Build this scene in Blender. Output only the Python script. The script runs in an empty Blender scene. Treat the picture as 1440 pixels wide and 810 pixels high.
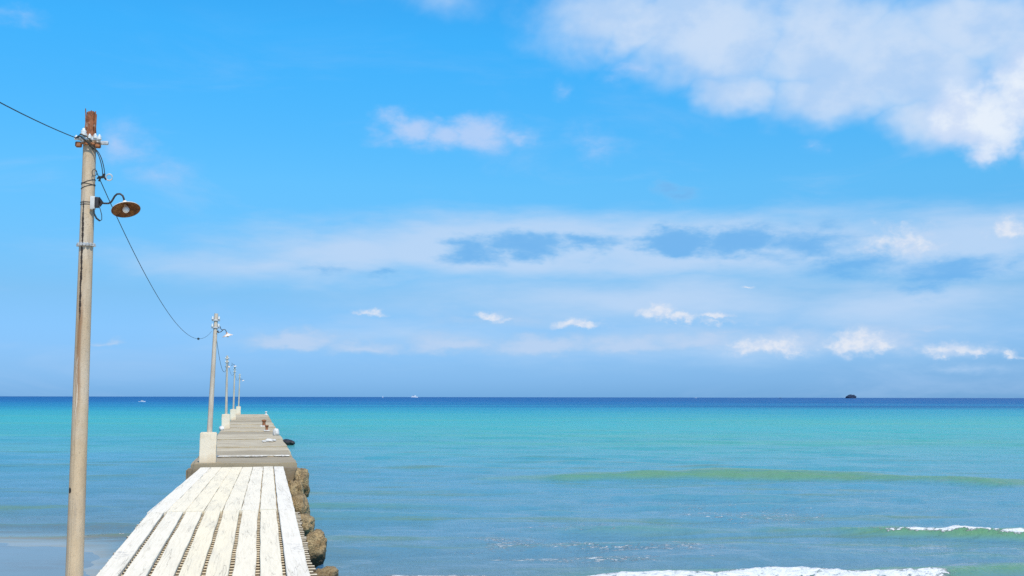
import bpy, bmesh, math, random
import numpy as np
from mathutils import Vector, Matrix, noise

random.seed(7)
rng = np.random.default_rng(7)
S = bpy.context.scene
COL = S.collection
R = math.radians

# ------------------------------------------------------------------ camera
EYE = 2.1                      # eye height above the pier deck (deck = 0)
SEA = -1.6                     # still water level
cam_d = bpy.data.cameras.new('camera')
cam = bpy.data.objects.new('camera', cam_d)
COL.objects.link(cam)
cam_d.sensor_width = 36.0
cam_d.lens = 37.5
cam_d.clip_start = 0.1
cam_d.clip_end = 120000.0
cam.matrix_world = Matrix.Translation((0, 0, EYE)) @ Matrix.Rotation(R(90) + math.atan(153.5 / 1500), 4, 'X') @ Matrix.Rotation(R(0.1), 4, 'Z')
S.camera = cam

# ------------------------------------------------------------------ light, exposure
SUN_AZ, SUN_EL = 158.0, 56.0   # bearing clockwise from +Y: behind the camera, a little to the right
sun_d = bpy.data.lights.new('sun', 'SUN')
sun_d.energy = 4.5
sun_d.angle = R(0.5)
sun_d.color = (1.0, 0.92, 0.78)
sun = bpy.data.objects.new('sun', sun_d)
COL.objects.link(sun)
sd = Vector((math.sin(R(SUN_AZ)) * math.cos(R(SUN_EL)), math.cos(R(SUN_AZ)) * math.cos(R(SUN_EL)), math.sin(R(SUN_EL))))
sun.rotation_euler = sd.to_track_quat('Z', 'Y').to_euler()
S.view_settings.view_transform = 'Standard'
S.view_settings.look = 'None'
S.view_settings.exposure = 0.0
S.view_settings.gamma = 1.0
S.view_settings.use_curve_mapping = False
S.cycles.sample_clamp_indirect = 2.0
S.cycles.sample_clamp_direct = 2.0
S.cycles.caustics_reflective = False
S.cycles.use_denoising = False           # keeps the fine ripples crisp


# ------------------------------------------------------------------ node helpers
class G:
    """Small helper round a node tree."""

    def __init__(self, tree):
        self.t = tree
        self.n = tree.nodes
        self.l = tree.links

    def node(self, kind, **kw):
        nd = self.n.new(kind)
        for k, v in kw.items():
            setattr(nd, k, v)
        return nd

    def put(self, sock, v):
        if isinstance(v, bpy.types.NodeSocket):
            self.l.new(v, sock)
        elif v is not None:
            if sock.type == 'RGBA' and len(v) == 3:
                v = (*v, 1.0)
            sock.default_value = v

    def m(self, op, a, b=None, c=None, clamp=False):
        nd = self.node('ShaderNodeMath', operation=op, use_clamp=clamp)
        for i, v in enumerate((a, b, c)):
            if v is not None:
                self.put(nd.inputs[i], v)
        return nd.outputs[0]

    def v(self, op, a, b=None):
        nd = self.node('ShaderNodeVectorMath', operation=op)
        self.put(nd.inputs[0], a)
        if b is not None:
            if op == 'SCALE':
                self.put(nd.inputs['Scale'], b)
            else:
                self.put(nd.inputs[1], b)
        return nd.outputs['Value'] if op in ('LENGTH', 'DOT_PRODUCT') else nd.outputs[0]

    def xyz(self, x, y, z):
        nd = self.node('ShaderNodeCombineXYZ')
        for i, v in enumerate((x, y, z)):
            self.put(nd.inputs[i], v)
        return nd.outputs[0]

    def sep(self, vec):
        nd = self.node('ShaderNodeSeparateXYZ')
        self.put(nd.inputs[0], vec)
        return nd.outputs

    def rng(self, v, a, b, c=0.0, d=1.0, smooth=True):
        nd = self.node('ShaderNodeMapRange', interpolation_type='SMOOTHSTEP' if smooth else 'LINEAR')
        for i, q in enumerate((v, a, b, c, d)):
            self.put(nd.inputs[i], q)
        return nd.outputs[0]

    def mix(self, f, a, b, mode='MIX'):
        nd = self.node('ShaderNodeMix', data_type='RGBA', blend_type=mode)
        self.put(nd.inputs[0], f)
        self.put(nd.inputs[6], a)
        self.put(nd.inputs[7], b)
        return nd.outputs[2]

    def noise(self, vec, scale, detail=4.0, rough=0.55, dist=0.0, out=0):
        nd = self.node('ShaderNodeTexNoise')
        nd.noise_dimensions = '3D'
        self.put(nd.inputs['Vector'], vec)
        self.put(nd.inputs['Scale'], scale)
        nd.inputs['Detail'].default_value = detail
        nd.inputs['Roughness'].default_value = rough
        nd.inputs['Distortion'].default_value = dist
        return nd.outputs[out]

    def ramp(self, f, stops):
        nd = self.node('ShaderNodeValToRGB')
        e = nd.color_ramp.elements
        while len(e) < len(stops):
            e.new(0.5)
        for el, (p, c) in zip(e, stops):
            el.position = p
            el.color = (*c, 1.0) if len(c) == 3 else c
        self.put(nd.inputs[0], f)
        return nd.outputs[0]


def sRGB(r, g, b):
    f = lambda c: c / 12.92 if c <= 0.04045 else ((c + 0.055) / 1.055) ** 2.4
    return tuple(f(c / 255) for c in (r, g, b))


# ------------------------------------------------------------------ sky with clouds (bearing, elevation, half width, half height in degrees; density)
CLOUDS = {
    'sheet': [
        (5.50, 20.16, 5.84, 2.14, 0.75),
        (11.26, 18.83, 5.29, 3.02, 1.00),
        (16.44, 18.10, 6.13, 2.97, 1.00),
        (20.99, 16.80, 5.13, 3.26, 1.00),
        (24.42, 18.26, 5.22, 2.49, 1.00),
        (11.96, 15.99, 2.99, 1.52, 0.85),
        (28.16, 16.75, 4.89, 3.89, 1.00),
        (22.59, 14.39, 2.00, 1.55, 0.80),
        (-3.94, 21.08, 2.75, 0.78, 0.20),
        (17.45, 15.73, 6.04, 2.05, 1.00),
        (21.91, 14.11, 3.02, 1.91, 1.00),
        (8.21, 19.35, 4.24, 1.79, 1.10),
    ],
    'cumulus': [
        (24.85, 13.47, 2.41, 2.21, 1.00),
        (26.50, 14.65, 2.19, 2.34, 1.00),
        (23.25, 14.15, 1.81, 1.99, 1.00),
        (24.64, 12.29, 1.29, 0.96, 0.70),
        (29.18, 12.99, 3.57, 3.28, 1.00),
    ],
    'puff': [
        (-5.64, 14.37, 2.16, 1.26, 1.05),
        (-3.89, 13.89, 2.71, 1.05, 0.90),
        (-2.03, 13.99, 2.41, 1.50, 1.05),
        (-0.19, 14.07, 1.95, 0.52, 0.60),
        (-6.21, 13.72, 2.31, 0.60, 0.50),
        (4.66, 13.59, 1.62, 1.35, 0.50),
        (2.74, 16.14, 1.17, 0.74, 0.50),
        (6.64, 17.24, 1.55, 0.58, 0.50),
        (-20.49, 12.58, 2.05, 1.76, 0.60),
        (-18.89, 11.45, 2.22, 1.29, 0.45),
        (-25.72, 18.27, 1.60, 0.85, 0.50),
        (16.29, 13.12, 1.08, 0.51, 0.40),
    ],
    'veil': [
        (-0.77, 7.94, 12.88, 2.21, 1.00),
        (10.67, 8.01, 13.90, 2.32, 1.00),
        (-8.41, 7.47, 10.44, 1.74, 0.80),
        (22.97, 7.36, 7.17, 2.46, 0.90),
        (6.87, 5.24, 18.28, 1.90, 0.60),
        (19.52, 4.64, 11.15, 2.16, 0.65),
        (-13.96, 6.95, 9.36, 1.48, 0.50),
        (10.57, 2.95, 18.58, 1.50, 0.45),
        (19.51, 4.28, 12.14, 1.80, 0.50),
        (-4.58, 3.34, 12.34, 1.29, 0.40),
    ],
    'blue': [
        (-2.12, 7.86, 2.38, 0.91, 0.85),
        (0.77, 8.13, 3.27, 0.99, 0.90),
        (3.85, 8.24, 2.69, 0.76, 0.85),
        (8.80, 8.17, 2.82, 1.06, 1.20),
        (12.16, 8.24, 3.50, 1.12, 1.00),
        (15.42, 7.87, 3.58, 1.32, 0.75),
        (18.21, 6.67, 3.82, 0.94, 0.70),
        (22.60, 6.32, 4.26, 1.06, 0.70),
        (-6.89, 6.55, 1.52, 0.34, 0.45),
        (-10.27, 6.67, 1.68, 0.38, 0.40),
        (8.84, 10.80, 1.51, 0.60, 0.50),
        (21.58, 5.65, 2.66, 0.64, 0.50),
    ],
    'bright': [
        (7.80, 4.48, 1.35, 0.91, 1.10),
        (8.93, 4.24, 1.35, 0.53, 1.00),
        (10.78, 4.22, 1.40, 0.41, 0.90),
        (-1.23, 4.35, 1.15, 0.38, 0.85),
        (-0.46, 4.16, 0.92, 0.23, 0.60),
        (3.63, 3.82, 1.90, 0.49, 1.00),
        (-7.54, 4.45, 0.98, 0.34, 0.85),
        (12.54, 5.76, 0.51, 0.19, 0.80),
        (13.49, 2.55, 2.89, 0.89, 1.10),
        (14.39, 2.54, 1.43, 0.52, 0.90),
        (17.91, 2.65, 2.07, 1.23, 1.15),
        (19.28, 2.49, 1.16, 0.72, 0.85),
        (22.28, 2.27, 1.83, 0.63, 1.05),
        (23.57, 2.21, 0.96, 0.42, 0.85),
        (25.15, 2.05, 0.81, 0.38, 0.85),
        (16.52, 2.59, 0.91, 0.44, 0.60),
        (20.31, 7.67, 2.88, 1.50, 0.80),
        (18.94, 7.55, 1.72, 0.72, 0.60),
        (25.25, 8.10, 1.89, 1.10, 0.75),
        (10.96, 3.88, 2.21, 0.30, 0.50),
    ],
    'low': [
        (14.21, 2.73, 4.30, 0.96, 0.80),
        (18.78, 2.85, 3.76, 1.08, 0.80),
        (22.44, 2.37, 3.58, 0.70, 0.70),
        (-11.31, 2.83, 3.30, 0.75, 1.00),
        (-7.59, 2.56, 3.00, 0.60, 0.70),
        (-3.05, 2.70, 3.80, 0.84, 0.90),
        (1.53, 2.72, 4.19, 0.84, 0.95),
        (6.09, 2.71, 3.39, 0.83, 0.95),
        (-20.47, 2.58, 0.87, 0.32, 0.60),
        (9.83, 2.88, 3.33, 0.83, 0.85),
        (21.16, 3.35, 2.66, 0.36, 0.50),
        (-0.77, 4.12, 3.44, 0.61, 0.40),
        (10.95, 3.32, 4.41, 0.52, 0.45),
        (22.41, 1.39, 3.91, 0.35, 0.30),
    ],
}

W = bpy.data.worlds.new('World')
S.world = W
W.use_nodes = True
W.node_tree.nodes.clear()
g = G(W.node_tree)
SKY_STRENGTH = 0.11
tc = g.node('ShaderNodeTexCoord')
dvec = tc.outputs['Generated']
dx, dy, dz = g.sep(dvec)
azd = g.m('DEGREES', g.m('ARCTAN2', dx, dy))
eld = g.m('DEGREES', g.m('ARCSINE', dz))
ang = g.xyz(azd, eld, 0.0)
sky = g.node('ShaderNodeTexSky', sky_type='NISHITA')
sky.sun_disc = False
sky.sun_elevation = R(SUN_EL)
sky.sun_rotation = R(SUN_AZ)
sky.altitude = 0.0
sky.air_density = 1.0
sky.dust_density = 0.15
sky.ozone_density = 2.5
hsv = g.node('ShaderNodeHueSaturation')
g.l.new(sky.outputs[0], hsv.inputs['Color'])
hsv.inputs['Saturation'].default_value = 1.25
hsv.inputs['Value'].default_value = 1.0
tint = g.ramp(g.rng(eld, 0.0, 45.0, 0, 1, False), [(0.0, (0.098, 0.25, 0.70)), (0.035, (0.15, 0.285, 0.62)), (0.118, (0.25, 0.39, 0.54)), (0.25, (0.35, 0.68, 0.73)), (0.42, (0.28, 0.93, 0.99)), (0.6, (0.26, 0.95, 1.05)), (1.0, (0.40, 0.72, 0.85))])
col = g.v('SCALE', g.mix(1.0, hsv.outputs[0], tint, 'MULTIPLY'), 2.0)


def lit(c):
    return tuple(v / SKY_STRENGTH for v in sRGB(*c))


def density(name, wob, scale, stretch, seed, warp=3.0, flat=1.0, detail=6.0, rough=0.6):
    """Highest of the clouds' falloffs, broken up by a fractal of the bearing."""
    f = None
    pos = g.xyz(azd, g.m('MULTIPLY', eld, stretch), seed)
    wv = g.v('SUBTRACT', g.noise(g.v('ADD', pos, (3.7, 9.1, 2.2)), scale * 0.8, 4.0, 0.6, 0.0, 1), (0.5, 0.5, 0.5))
    bent = g.v('ADD', ang, g.v('MULTIPLY', wv, (warp, warp / stretch, 0.0)))
    nz = g.noise(pos, scale, detail, rough, 0.3)
    for (a, e, ra, re, w) in CLOUDS[name]:
        p = g.v('MULTIPLY', g.v('SUBTRACT', bent, (a, e, 0)), (1 / ra, 1 / re, 0))
        if flat > 1.0:                      # fair-weather clouds: flat bases under heaped tops
            p = g.v('MAXIMUM', p, g.v('MULTIPLY', p, (-1.0, -flat, 0.0)))
        d = g.v('LENGTH', p)
        q = g.m('MULTIPLY_ADD', d, -w, w)
        f = q if f is None else g.m('MAXIMUM', f, q)
    return g.m('ADD', f, g.m('MULTIPLY', g.m('SUBTRACT', nz, 0.5), wob)), nz


def layer(col, name, colour, top, wob, scale, stretch, seed, lo, hi, amax, shade=None, **kw):
    f, nz = density(name, wob, scale, stretch, seed, **kw)
    a = g.m('MULTIPLY', g.rng(f, lo, hi), amax)
    c = g.mix(g.rng(f, lo, top), lit(colour[0]), lit(colour[1]))
    if shade:
        n2 = g.noise(g.xyz(azd, g.m('MULTIPLY', eld, stretch), seed + 3.3), scale * 1.6, 5.0, 0.55)
        c = g.mix(g.rng(n2, 0.38, 0.66, 0, shade), c, lit(colour[2]))
    return g.mix(a, col, c)


# faint streaky cirrus over the whole sky, so it is never quite clean
cir = g.noise(g.xyz(azd, g.m('MULTIPLY', eld, 4.0), 5.0), 0.09, 6.0, 0.6, 0.5)
cmask = g.m('MULTIPLY', g.rng(cir, 0.5, 0.8, 0, 0.35), g.rng(eld, 22, 9))
col = g.mix(cmask, col, lit((176, 208, 245)))
col = layer(col, 'veil', ((165, 206, 244), (188, 215, 246)), 0.7, 0.5, 0.16, 4.0, 1.0, -0.15, 0.62, 0.92, warp=8.0)
col = layer(col, 'blue', ((134, 194, 242), (104, 177, 237)), 0.8, 0.8, 0.5, 2.4, 9.0, -0.08, 0.6, 0.88, warp=4.5)
col = layer(col, 'sheet', ((166, 206, 247), (204, 223, 247), (172, 206, 245)), 0.85, 0.66, 0.18, 1.4, 14.0, -0.15, 0.6, 0.95, shade=0.75, warp=6.0)
col = layer(col, 'puff', ((140, 196, 250), (186, 210, 247)), 0.9, 0.9, 0.42, 1.7, 21.0, -0.08, 0.95, 0.85, warp=4.0)
col = layer(col, 'low', ((158, 200, 240), (186, 211, 242)), 0.8, 0.9, 0.5, 2.2, 27.0, -0.14, 0.7, 0.92, warp=3.0, flat=1.6)
col = layer(col, 'bright', ((165, 204, 243), (230, 235, 245), (188, 212, 243)), 0.85, 1.25, 1.25, 1.3, 33.0, -0.08, 0.85, 0.88, shade=0.6, warp=1.6, flat=1.8)
col = layer(col, 'cumulus', ((184, 212, 248), (232, 241, 252), (196, 216, 247)), 0.8, 0.8, 0.42, 1.2, 41.0, -0.08, 0.5, 0.97, shade=0.7, warp=3.0)
bgn = g.node('ShaderNodeBackground')
g.l.new(col, bgn.inputs[0])
bgn.inputs[1].default_value = SKY_STRENGTH
wo = g.node('ShaderNodeOutputWorld')
g.l.new(bgn.outputs[0], wo.inputs[0])

# ------------------------------------------------------------------ placing: the pier runs 13.57 degrees to the left of the view
PIER = R(13.57)
RZ = Matrix.Rotation(PIER, 4, 'Z')


def at(x, y, z=0.0):
    """Pier coordinates (across, along, above the deck) to the world."""
    return RZ @ Vector((x, y, z))


def tag(o, label, cat, group=None, kind=None):
    o['label'] = label
    o['category'] = cat
    if group:
        o['group'] = group
    if kind:
        o['kind'] = kind
    return o


def empty(name, label, cat, loc, rz=PIER, group=None):
    o = bpy.data.objects.new(name, None)
    o.empty_display_size = 0.3
    COL.objects.link(o)
    o.location = loc
    o.rotation_euler = (0, 0, rz)
    return tag(o, label, cat, group)


class MB:
    """Collects shapes into one mesh."""

    def __init__(self):
        self.bm = bmesh.new()

    def add(self, verts, faces, M=None):
        vs = [self.bm.verts.new(M @ Vector(v) if M else v) for v in verts]
        for f in faces:
            try:
                self.bm.faces.new([vs[i] for i in f])
            except ValueError:
                pass
        return vs

    def box(self, c, s, M=None, bevel=0.0, seg=2):
        t = bmesh.new()
        bmesh.ops.create_cube(t, size=1.0)
        bmesh.ops.scale(t, vec=s, verts=t.verts)
        if bevel:
            bmesh.ops.bevel(t, geom=t.edges[:], offset=bevel, segments=seg, profile=0.6, affect='EDGES')
        bmesh.ops.translate(t, vec=c, verts=t.verts)
        self.join(t, M)
        return self

    def join(self, t, M=None):
        t.verts.index_update()
        self.add([v.co.copy() for v in t.verts], [[v.index for v in f.verts] for f in t.faces], M)
        t.free()

    def tube(self, pts, rad, n=8, M=None, cap=True):
        pts = [Vector(p) for p in pts]
        rs = rad if isinstance(rad, (list, tuple)) else [rad] * len(pts)
        vs, fs = [], []
        prev = None
        for i, p in enumerate(pts):
            d = (pts[min(i + 1, len(pts) - 1)] - pts[max(i - 1, 0)]).normalized()
            if prev is None:
                u = d.orthogonal().normalized()
            else:
                u = (prev - d * prev.dot(d))
                u = u.normalized() if u.length > 1e-6 else d.orthogonal().normalized()
            prev = u
            w = d.cross(u)
            for k in range(n):
                a = 2 * math.pi * k / n
                vs.append(p + (u * math.cos(a) + w * math.sin(a)) * rs[i])
        for i in range(len(pts) - 1):
            for k in range(n):
                fs.append((i * n + k, i * n + (k + 1) % n, (i + 1) * n + (k + 1) % n, (i + 1) * n + k))
        if cap:
            fs.append(tuple(range(n))[::-1])
            fs.append(tuple((len(pts) - 1) * n + k for k in range(n)))
        self.add(vs, fs, M)
        return self

    def lathe(self, prof, n=24, M=None, cap=True):
        """prof: (radius, z) pairs, revolved about z."""
        vs, fs = [], []
        for r, z in prof:
            for k in range(n):
                a = 2 * math.pi * k / n
                vs.append((r * math.cos(a), r * math.sin(a), z))
        for i in range(len(prof) - 1):
            for k in range(n):
                fs.append((i * n + k, i * n + (k + 1) % n, (i + 1) * n + (k + 1) % n, (i + 1) * n + k))
        if cap:
            fs.append(tuple(range(n))[::-1])
            fs.append(tuple((len(prof) - 1) * n + k for k in range(n)))
        self.add(vs, fs, M)
        return self

    def build(self, name, mat, parent=None, smooth=True, angle=40):
        bmesh.ops.remove_doubles(self.bm, verts=self.bm.verts, dist=1e-5)
        bmesh.ops.recalc_face_normals(self.bm, faces=self.bm.faces)
        me = bpy.data.meshes.new(name)
        self.bm.to_mesh(me)
        self.bm.free()
        me.materials.append(mat)
        if smooth:
            me.shade_smooth()
            me.set_sharp_from_angle(angle=R(angle))
        o = bpy.data.objects.new(name, me)
        COL.objects.link(o)
        if parent:
            o.parent = parent
        return o


def copy_tree(o, parent=None):
    c = o.copy()
    COL.objects.link(c)
    if parent:
        c.parent = parent
    for ch in list(o.children):
        copy_tree(ch, c)
    return c


# ------------------------------------------------------------------ materials
def new_mat(name):
    m = bpy.data.materials.new(name)
    m.use_nodes = True
    m.node_tree.nodes.clear()
    gg = G(m.node_tree)
    b = gg.node('ShaderNodeBsdfPrincipled')
    o = gg.node('ShaderNodeOutputMaterial')
    gg.l.new(b.outputs[0], o.inputs[0])
    return m, gg, b


def bump(gg, b, h, strength=0.4, dist=0.01):
    nd = gg.node('ShaderNodeBump')
    nd.inputs['Strength'].default_value = strength
    nd.inputs['Distance'].default_value = dist
    gg.l.new(h, nd.inputs['Height'])
    gg.l.new(nd.outputs[0], b.inputs['Normal'])


def objco(gg):
    return gg.node('ShaderNodeTexCoord').outputs['Object']


def simple(name, c, rough=0.5, metal=0.0, var=0.25, scale=20.0, c2=None):
    m, gg, b = new_mat(name)
    n = gg.noise(objco(gg), scale, 5, 0.6)
    dark = c2 or tuple(v * (1 - var) for v in c)
    gg.put(b.inputs['Base Color'], gg.mix(gg.rng(n, 0.35, 0.65), dark, c))
    b.inputs['Roughness'].default_value = rough
    b.inputs['Metallic'].default_value = metal
    bump(gg, b, n, 0.3, 0.004)
    return m


def mat_board():
    m, gg, b = new_mat('whitewashed_board')
    co = objco(gg)
    tone = gg.node('ShaderNodeAttribute', attribute_name='tone').outputs['Fac']
    tvec = gg.v('SCALE', gg.xyz(tone, gg.m('MULTIPLY', tone, 0.37), 0.0), 31.0)
    gr = gg.noise(gg.v('ADD', gg.v('MULTIPLY', co, (1.0, 0.045, 1.0)), tvec), 38.0, 6, 0.62)          # grain along the board
    st = gg.noise(gg.v('ADD', gg.v('MULTIPLY', co, (1.0, 0.16, 1.0)), tvec), 3.2, 5, 0.6)            # patchy wear
    ck = gg.noise(gg.v('ADD', gg.v('MULTIPLY', co, (1.0, 0.045, 1.0)), tvec), 10.0, 3, 0.5, 0.4)
    crack = gg.m('MULTIPLY', gg.rng(gg.m('ABSOLUTE', gg.m('SUBTRACT', ck, 0.5)), 0.0, 0.012, 1.0, 0.0), gg.rng(st, 0.44, 0.58))
    c = gg.mix(tone, (0.88, 0.745, 0.50), (0.83, 0.755, 0.63))
    c = gg.mix(gg.rng(gr, 0.43, 0.70, 0, 0.40), c, (0.62, 0.53, 0.38))
    c = gg.mix(gg.rng(st, 0.46, 0.74, 0, 0.40), c, (0.62, 0.56, 0.44))
    yy = gg.sep(co)[1]
    # two long dark grey marks running across the near boards
    for k, (y0, amp, lo, sgn) in enumerate(((15.6, 1.5, -1.35, -1), (15.9, 1.2, 0.35, 1))):
        wv = gg.noise(gg.v('MULTIPLY', co, (1.6, 2.4, 1.0)), 1.5 + k, 4, 0.6)
        d = gg.m('ABSOLUTE', gg.m('SUBTRACT', gg.m('SUBTRACT', yy, y0), gg.m('MULTIPLY', gg.m('SUBTRACT', wv, 0.5), amp * 2.6)))
        side = gg.rng(gg.m('MULTIPLY', gg.m('SUBTRACT', gg.sep(co)[0], lo + sgn * 0.25), sgn), -0.25, 0.25)
        c = gg.mix(gg.m('MULTIPLY', gg.m('MULTIPLY', gg.rng(d, 0.02, 0.16, 0.75, 0), gg.rng(gr, 0.3, 0.55)), side), c, (0.35, 0.33, 0.32))
    c = gg.mix(gg.m('MULTIPLY', crack, 0.5), c, (0.26, 0.21, 0.15))
    gg.put(b.inputs['Base Color'], c)
    b.inputs['Roughness'].default_value = 0.8
    b.inputs['Specular IOR Level'].default_value = 0.25
    bump(gg, b, gg.m('SUBTRACT', gg.m('ADD', gr, st), gg.m('MULTIPLY', crack, 1.5)), 0.45, 0.008)
    return m


def mat_batten():
    m, gg, b = new_mat('shade_sided_batten')          # limewashed tops; side faces coloured dark as the shade between battens
    n = gg.noise(objco(gg), 9, 5, 0.6)
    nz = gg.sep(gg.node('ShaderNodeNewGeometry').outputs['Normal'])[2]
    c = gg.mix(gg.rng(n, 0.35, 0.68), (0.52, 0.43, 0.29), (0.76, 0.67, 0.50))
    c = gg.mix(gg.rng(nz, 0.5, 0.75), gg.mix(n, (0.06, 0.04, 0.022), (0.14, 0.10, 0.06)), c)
    gg.put(b.inputs['Base Color'], c)
    b.inputs['Roughness'].default_value = 0.85
    bump(gg, b, n, 0.3, 0.004)
    return m


def mat_concrete(name, light, dark, stain, sc=1.0, wet=True):
    m, gg, b = new_mat(name)
    co = objco(gg)
    rnd = gg.node('ShaderNodeObjectInfo').outputs['Random']
    off = gg.v('ADD', co, gg.v('SCALE', (7.0, 3.0, 5.0), rnd))
    n1 = gg.noise(off, 1.1 * sc, 6, 0.62)
    n2 = gg.noise(off, 14.0 * sc, 5, 0.65)
    n3 = gg.noise(gg.v('MULTIPLY', off, (0.22, 2.6, 1.0)), 1.1 * sc, 6, 0.66)       # bands across the deck
    c = gg.mix(gg.rng(n1, 0.35, 0.68), light, dark)
    c = gg.mix(gg.rng(n3, 0.5, 0.68, 0, 0.8), c, stain)
    c = gg.mix(gg.rng(n3, 0.46, 0.34, 0, 0.75), c, tuple(v * 0.62 for v in dark))
    c = gg.mix(gg.rng(n2, 0.5, 0.75, 0, 0.5), c, tuple(v * 0.6 for v in dark))
    c = gg.mix(gg.m('MULTIPLY', gg.m('SUBTRACT', rnd, 0.4), 1.3, clamp=True), c, tuple(v * 0.66 for v in dark))
    if wet:
        wz = gg.sep(gg.node('ShaderNodeNewGeometry').outputs['Position'])[2]
        wl = gg.rng(gg.m('ADD', wz, gg.m('MULTIPLY', n1, 0.5)), -1.1, -0.55, 1.0, 0.0)   # tide line
        c = gg.mix(gg.m('MULTIPLY', wl, 0.8), c, (0.06, 0.055, 0.035))
    gg.put(b.inputs['Base Color'], c)
    b.inputs['Roughness'].default_value = 0.88
    bump(gg, b, gg.m('ADD', gg.m('MULTIPLY', n2, 0.6), n1), 0.6, 0.03)
    return m


def mat_white_block():
    m, gg, b = new_mat('limewashed_concrete')
    co = objco(gg)
    n1 = gg.noise(co, 2.2, 6, 0.65)
    n2 = gg.noise(co, 22, 5, 0.65)
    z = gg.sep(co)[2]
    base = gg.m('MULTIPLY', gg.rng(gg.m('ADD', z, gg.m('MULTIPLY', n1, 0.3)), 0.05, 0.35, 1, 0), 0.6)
    c = gg.mix(gg.rng(n1, 0.4, 0.72, 0, 0.8), (0.78, 0.68, 0.52), (0.64, 0.51, 0.34))
    c = gg.mix(gg.rng(n2, 0.55, 0.75, 0, 0.5), c, (0.55, 0.48, 0.38))
    run = gg.noise(gg.v('MULTIPLY', co, (1, 1, 0.12)), 9.0, 5, 0.65)
    c = gg.mix(gg.rng(run, 0.53, 0.68, 0, 0.5), c, (0.47, 0.36, 0.23))
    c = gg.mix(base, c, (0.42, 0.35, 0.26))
    gg.put(b.inputs['Base Color'], c)
    b.inputs['Roughness'].default_value = 0.85
    bump(gg, b, gg.m('ADD', n1, gg.m('MULTIPLY', n2, 0.5)), 0.5, 0.02)
    return m


def mat_pole(name, crack):
    m, gg, b = new_mat(name)
    co = objco(gg)
    x, y, z = gg.sep(co)
    n1 = gg.noise(gg.v('MULTIPLY', co, (1, 1, 0.22)), 9.0, 6, 0.62)
    n2 = gg.noise(co, 60.0, 5, 0.7)
    n3 = gg.noise(gg.v('MULTIPLY', co, (1, 1, 0.5)), 2.0, 4, 0.6)
    c = gg.mix(gg.rng(n1, 0.35, 0.7), (0.55, 0.42, 0.27) if crack else (0.58, 0.51, 0.41), (0.42, 0.31, 0.19) if crack else (0.45, 0.37, 0.28))
    c = gg.mix(gg.rng(n3, 0.42, 0.66, 0, 0.7), c, (0.58, 0.51, 0.41))
    c = gg.mix(gg.rng(n2, 0.52, 0.72, 0, 0.6), c, (0.26, 0.20, 0.13))
    n4 = gg.noise(gg.v('MULTIPLY', co, (1, 1, 0.06)), 26.0, 5, 0.65)
    c = gg.mix(gg.rng(n4, 0.52, 0.68, 0, 0.55), c, (0.33, 0.27, 0.20))
    h = gg.m('ADD', gg.m('MULTIPLY', n2, 0.5), n1)
    if crack:
        front = gg.rng(y, 0.0, -0.01)
        wig = gg.noise(gg.xyz(0.0, 0.0, z), 3.0, 6, 0.65)
        xx = gg.m('SUBTRACT', gg.m('ADD', x, 0.022), gg.m('MULTIPLY', gg.m('SUBTRACT', wig, 0.5), 0.045))
        brk = gg.noise(gg.xyz(3.0, 0.0, z), 7.0, 5, 0.75)
        zr = gg.m('MULTIPLY', gg.rng(z, 2.72, 2.95), gg.rng(z, 3.95, 3.80))
        wd = gg.m('MULTIPLY', gg.m('MULTIPLY', gg.rng(brk, 0.34, 0.58, 0.002, 0.0115), zr), front)
        ck = gg.rng(gg.m('SUBTRACT', gg.m('ABSOLUTE', xx), wd), -0.0015, 0.0015, 1, 0)
        # rust bleeding down from the crack
        xr = gg.m('ADD', gg.m('ADD', x, 0.012), gg.m('MULTIPLY', gg.m('SUBTRACT', n1, 0.5), 0.07))
        zs = gg.m('MULTIPLY', gg.rng(z, 1.75, 2.3), gg.rng(z, 3.2, 2.7))
        rs = gg.m('MULTIPLY', gg.m('MULTIPLY', gg.rng(gg.m('ABSOLUTE', xr), 0.008, 0.032, 1, 0), zs), front)
        c = gg.mix(gg.m('MULTIPLY', rs, 0.7), c, (0.24, 0.10, 0.03))
        pale = gg.m('MULTIPLY', gg.m('MULTIPLY', gg.rng(gg.m('ABSOLUTE', gg.m('ADD', xr, 0.006)), 0.002, 0.006, 1, 0), gg.m('MULTIPLY', gg.rng(z, 1.85, 1.95), gg.rng(z, 2.5, 2.4))), front)
        c = gg.mix(gg.m('MULTIPLY', pale, 0.8), c, (0.7, 0.62, 0.5))
        # rust round the broken head
        c = gg.mix(gg.m('MULTIPLY', gg.rng(gg.m('ADD', z, gg.m('MULTIPLY', gg.m('SUBTRACT', n1, 0.5), 0.5)), 4.42, 4.62), 0.8), c, (0.24, 0.10, 0.045))
        c = gg.mix(ck, c, (0.035, 0.024, 0.018))
        hole = gg.rng(gg.v('LENGTH', gg.v('MULTIPLY', gg.v('SUBTRACT', co, (-0.05, -0.045, 1.25)), (1, 1, 0.7))), 0.018, 0.022, 1, 0)
        c = gg.mix(hole, c, (0.03, 0.022, 0.016))
        h = gg.m('SUBTRACT', h, gg.m('MULTIPLY', gg.m('ADD', ck, hole), 3.0))
    gg.put(b.inputs['Base Color'], c)
    b.inputs['Roughness'].default_value = 0.85
    bump(gg, b, h, 0.5, 0.008)
    return m


def mat_rust(name, a, bcol, c3, scale=18.0, metal=0.2):
    m, gg, b = new_mat(name)
    co = objco(gg)
    n1 = gg.noise(co, scale, 6, 0.7)
    n2 = gg.noise(co, scale * 0.35, 5, 0.6)
    c = gg.mix(gg.rng(n1, 0.38, 0.62), a, bcol)
    c = gg.mix(gg.rng(n2, 0.5, 0.62, 0, 0.85), c, c3)
    gg.put(b.inputs['Base Color'], c)
    b.inputs['Roughness'].default_value = 0.8
    b.inputs['Metallic'].default_value = metal
    bump(gg, b, n1, 0.6, 0.006)
    return m


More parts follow.
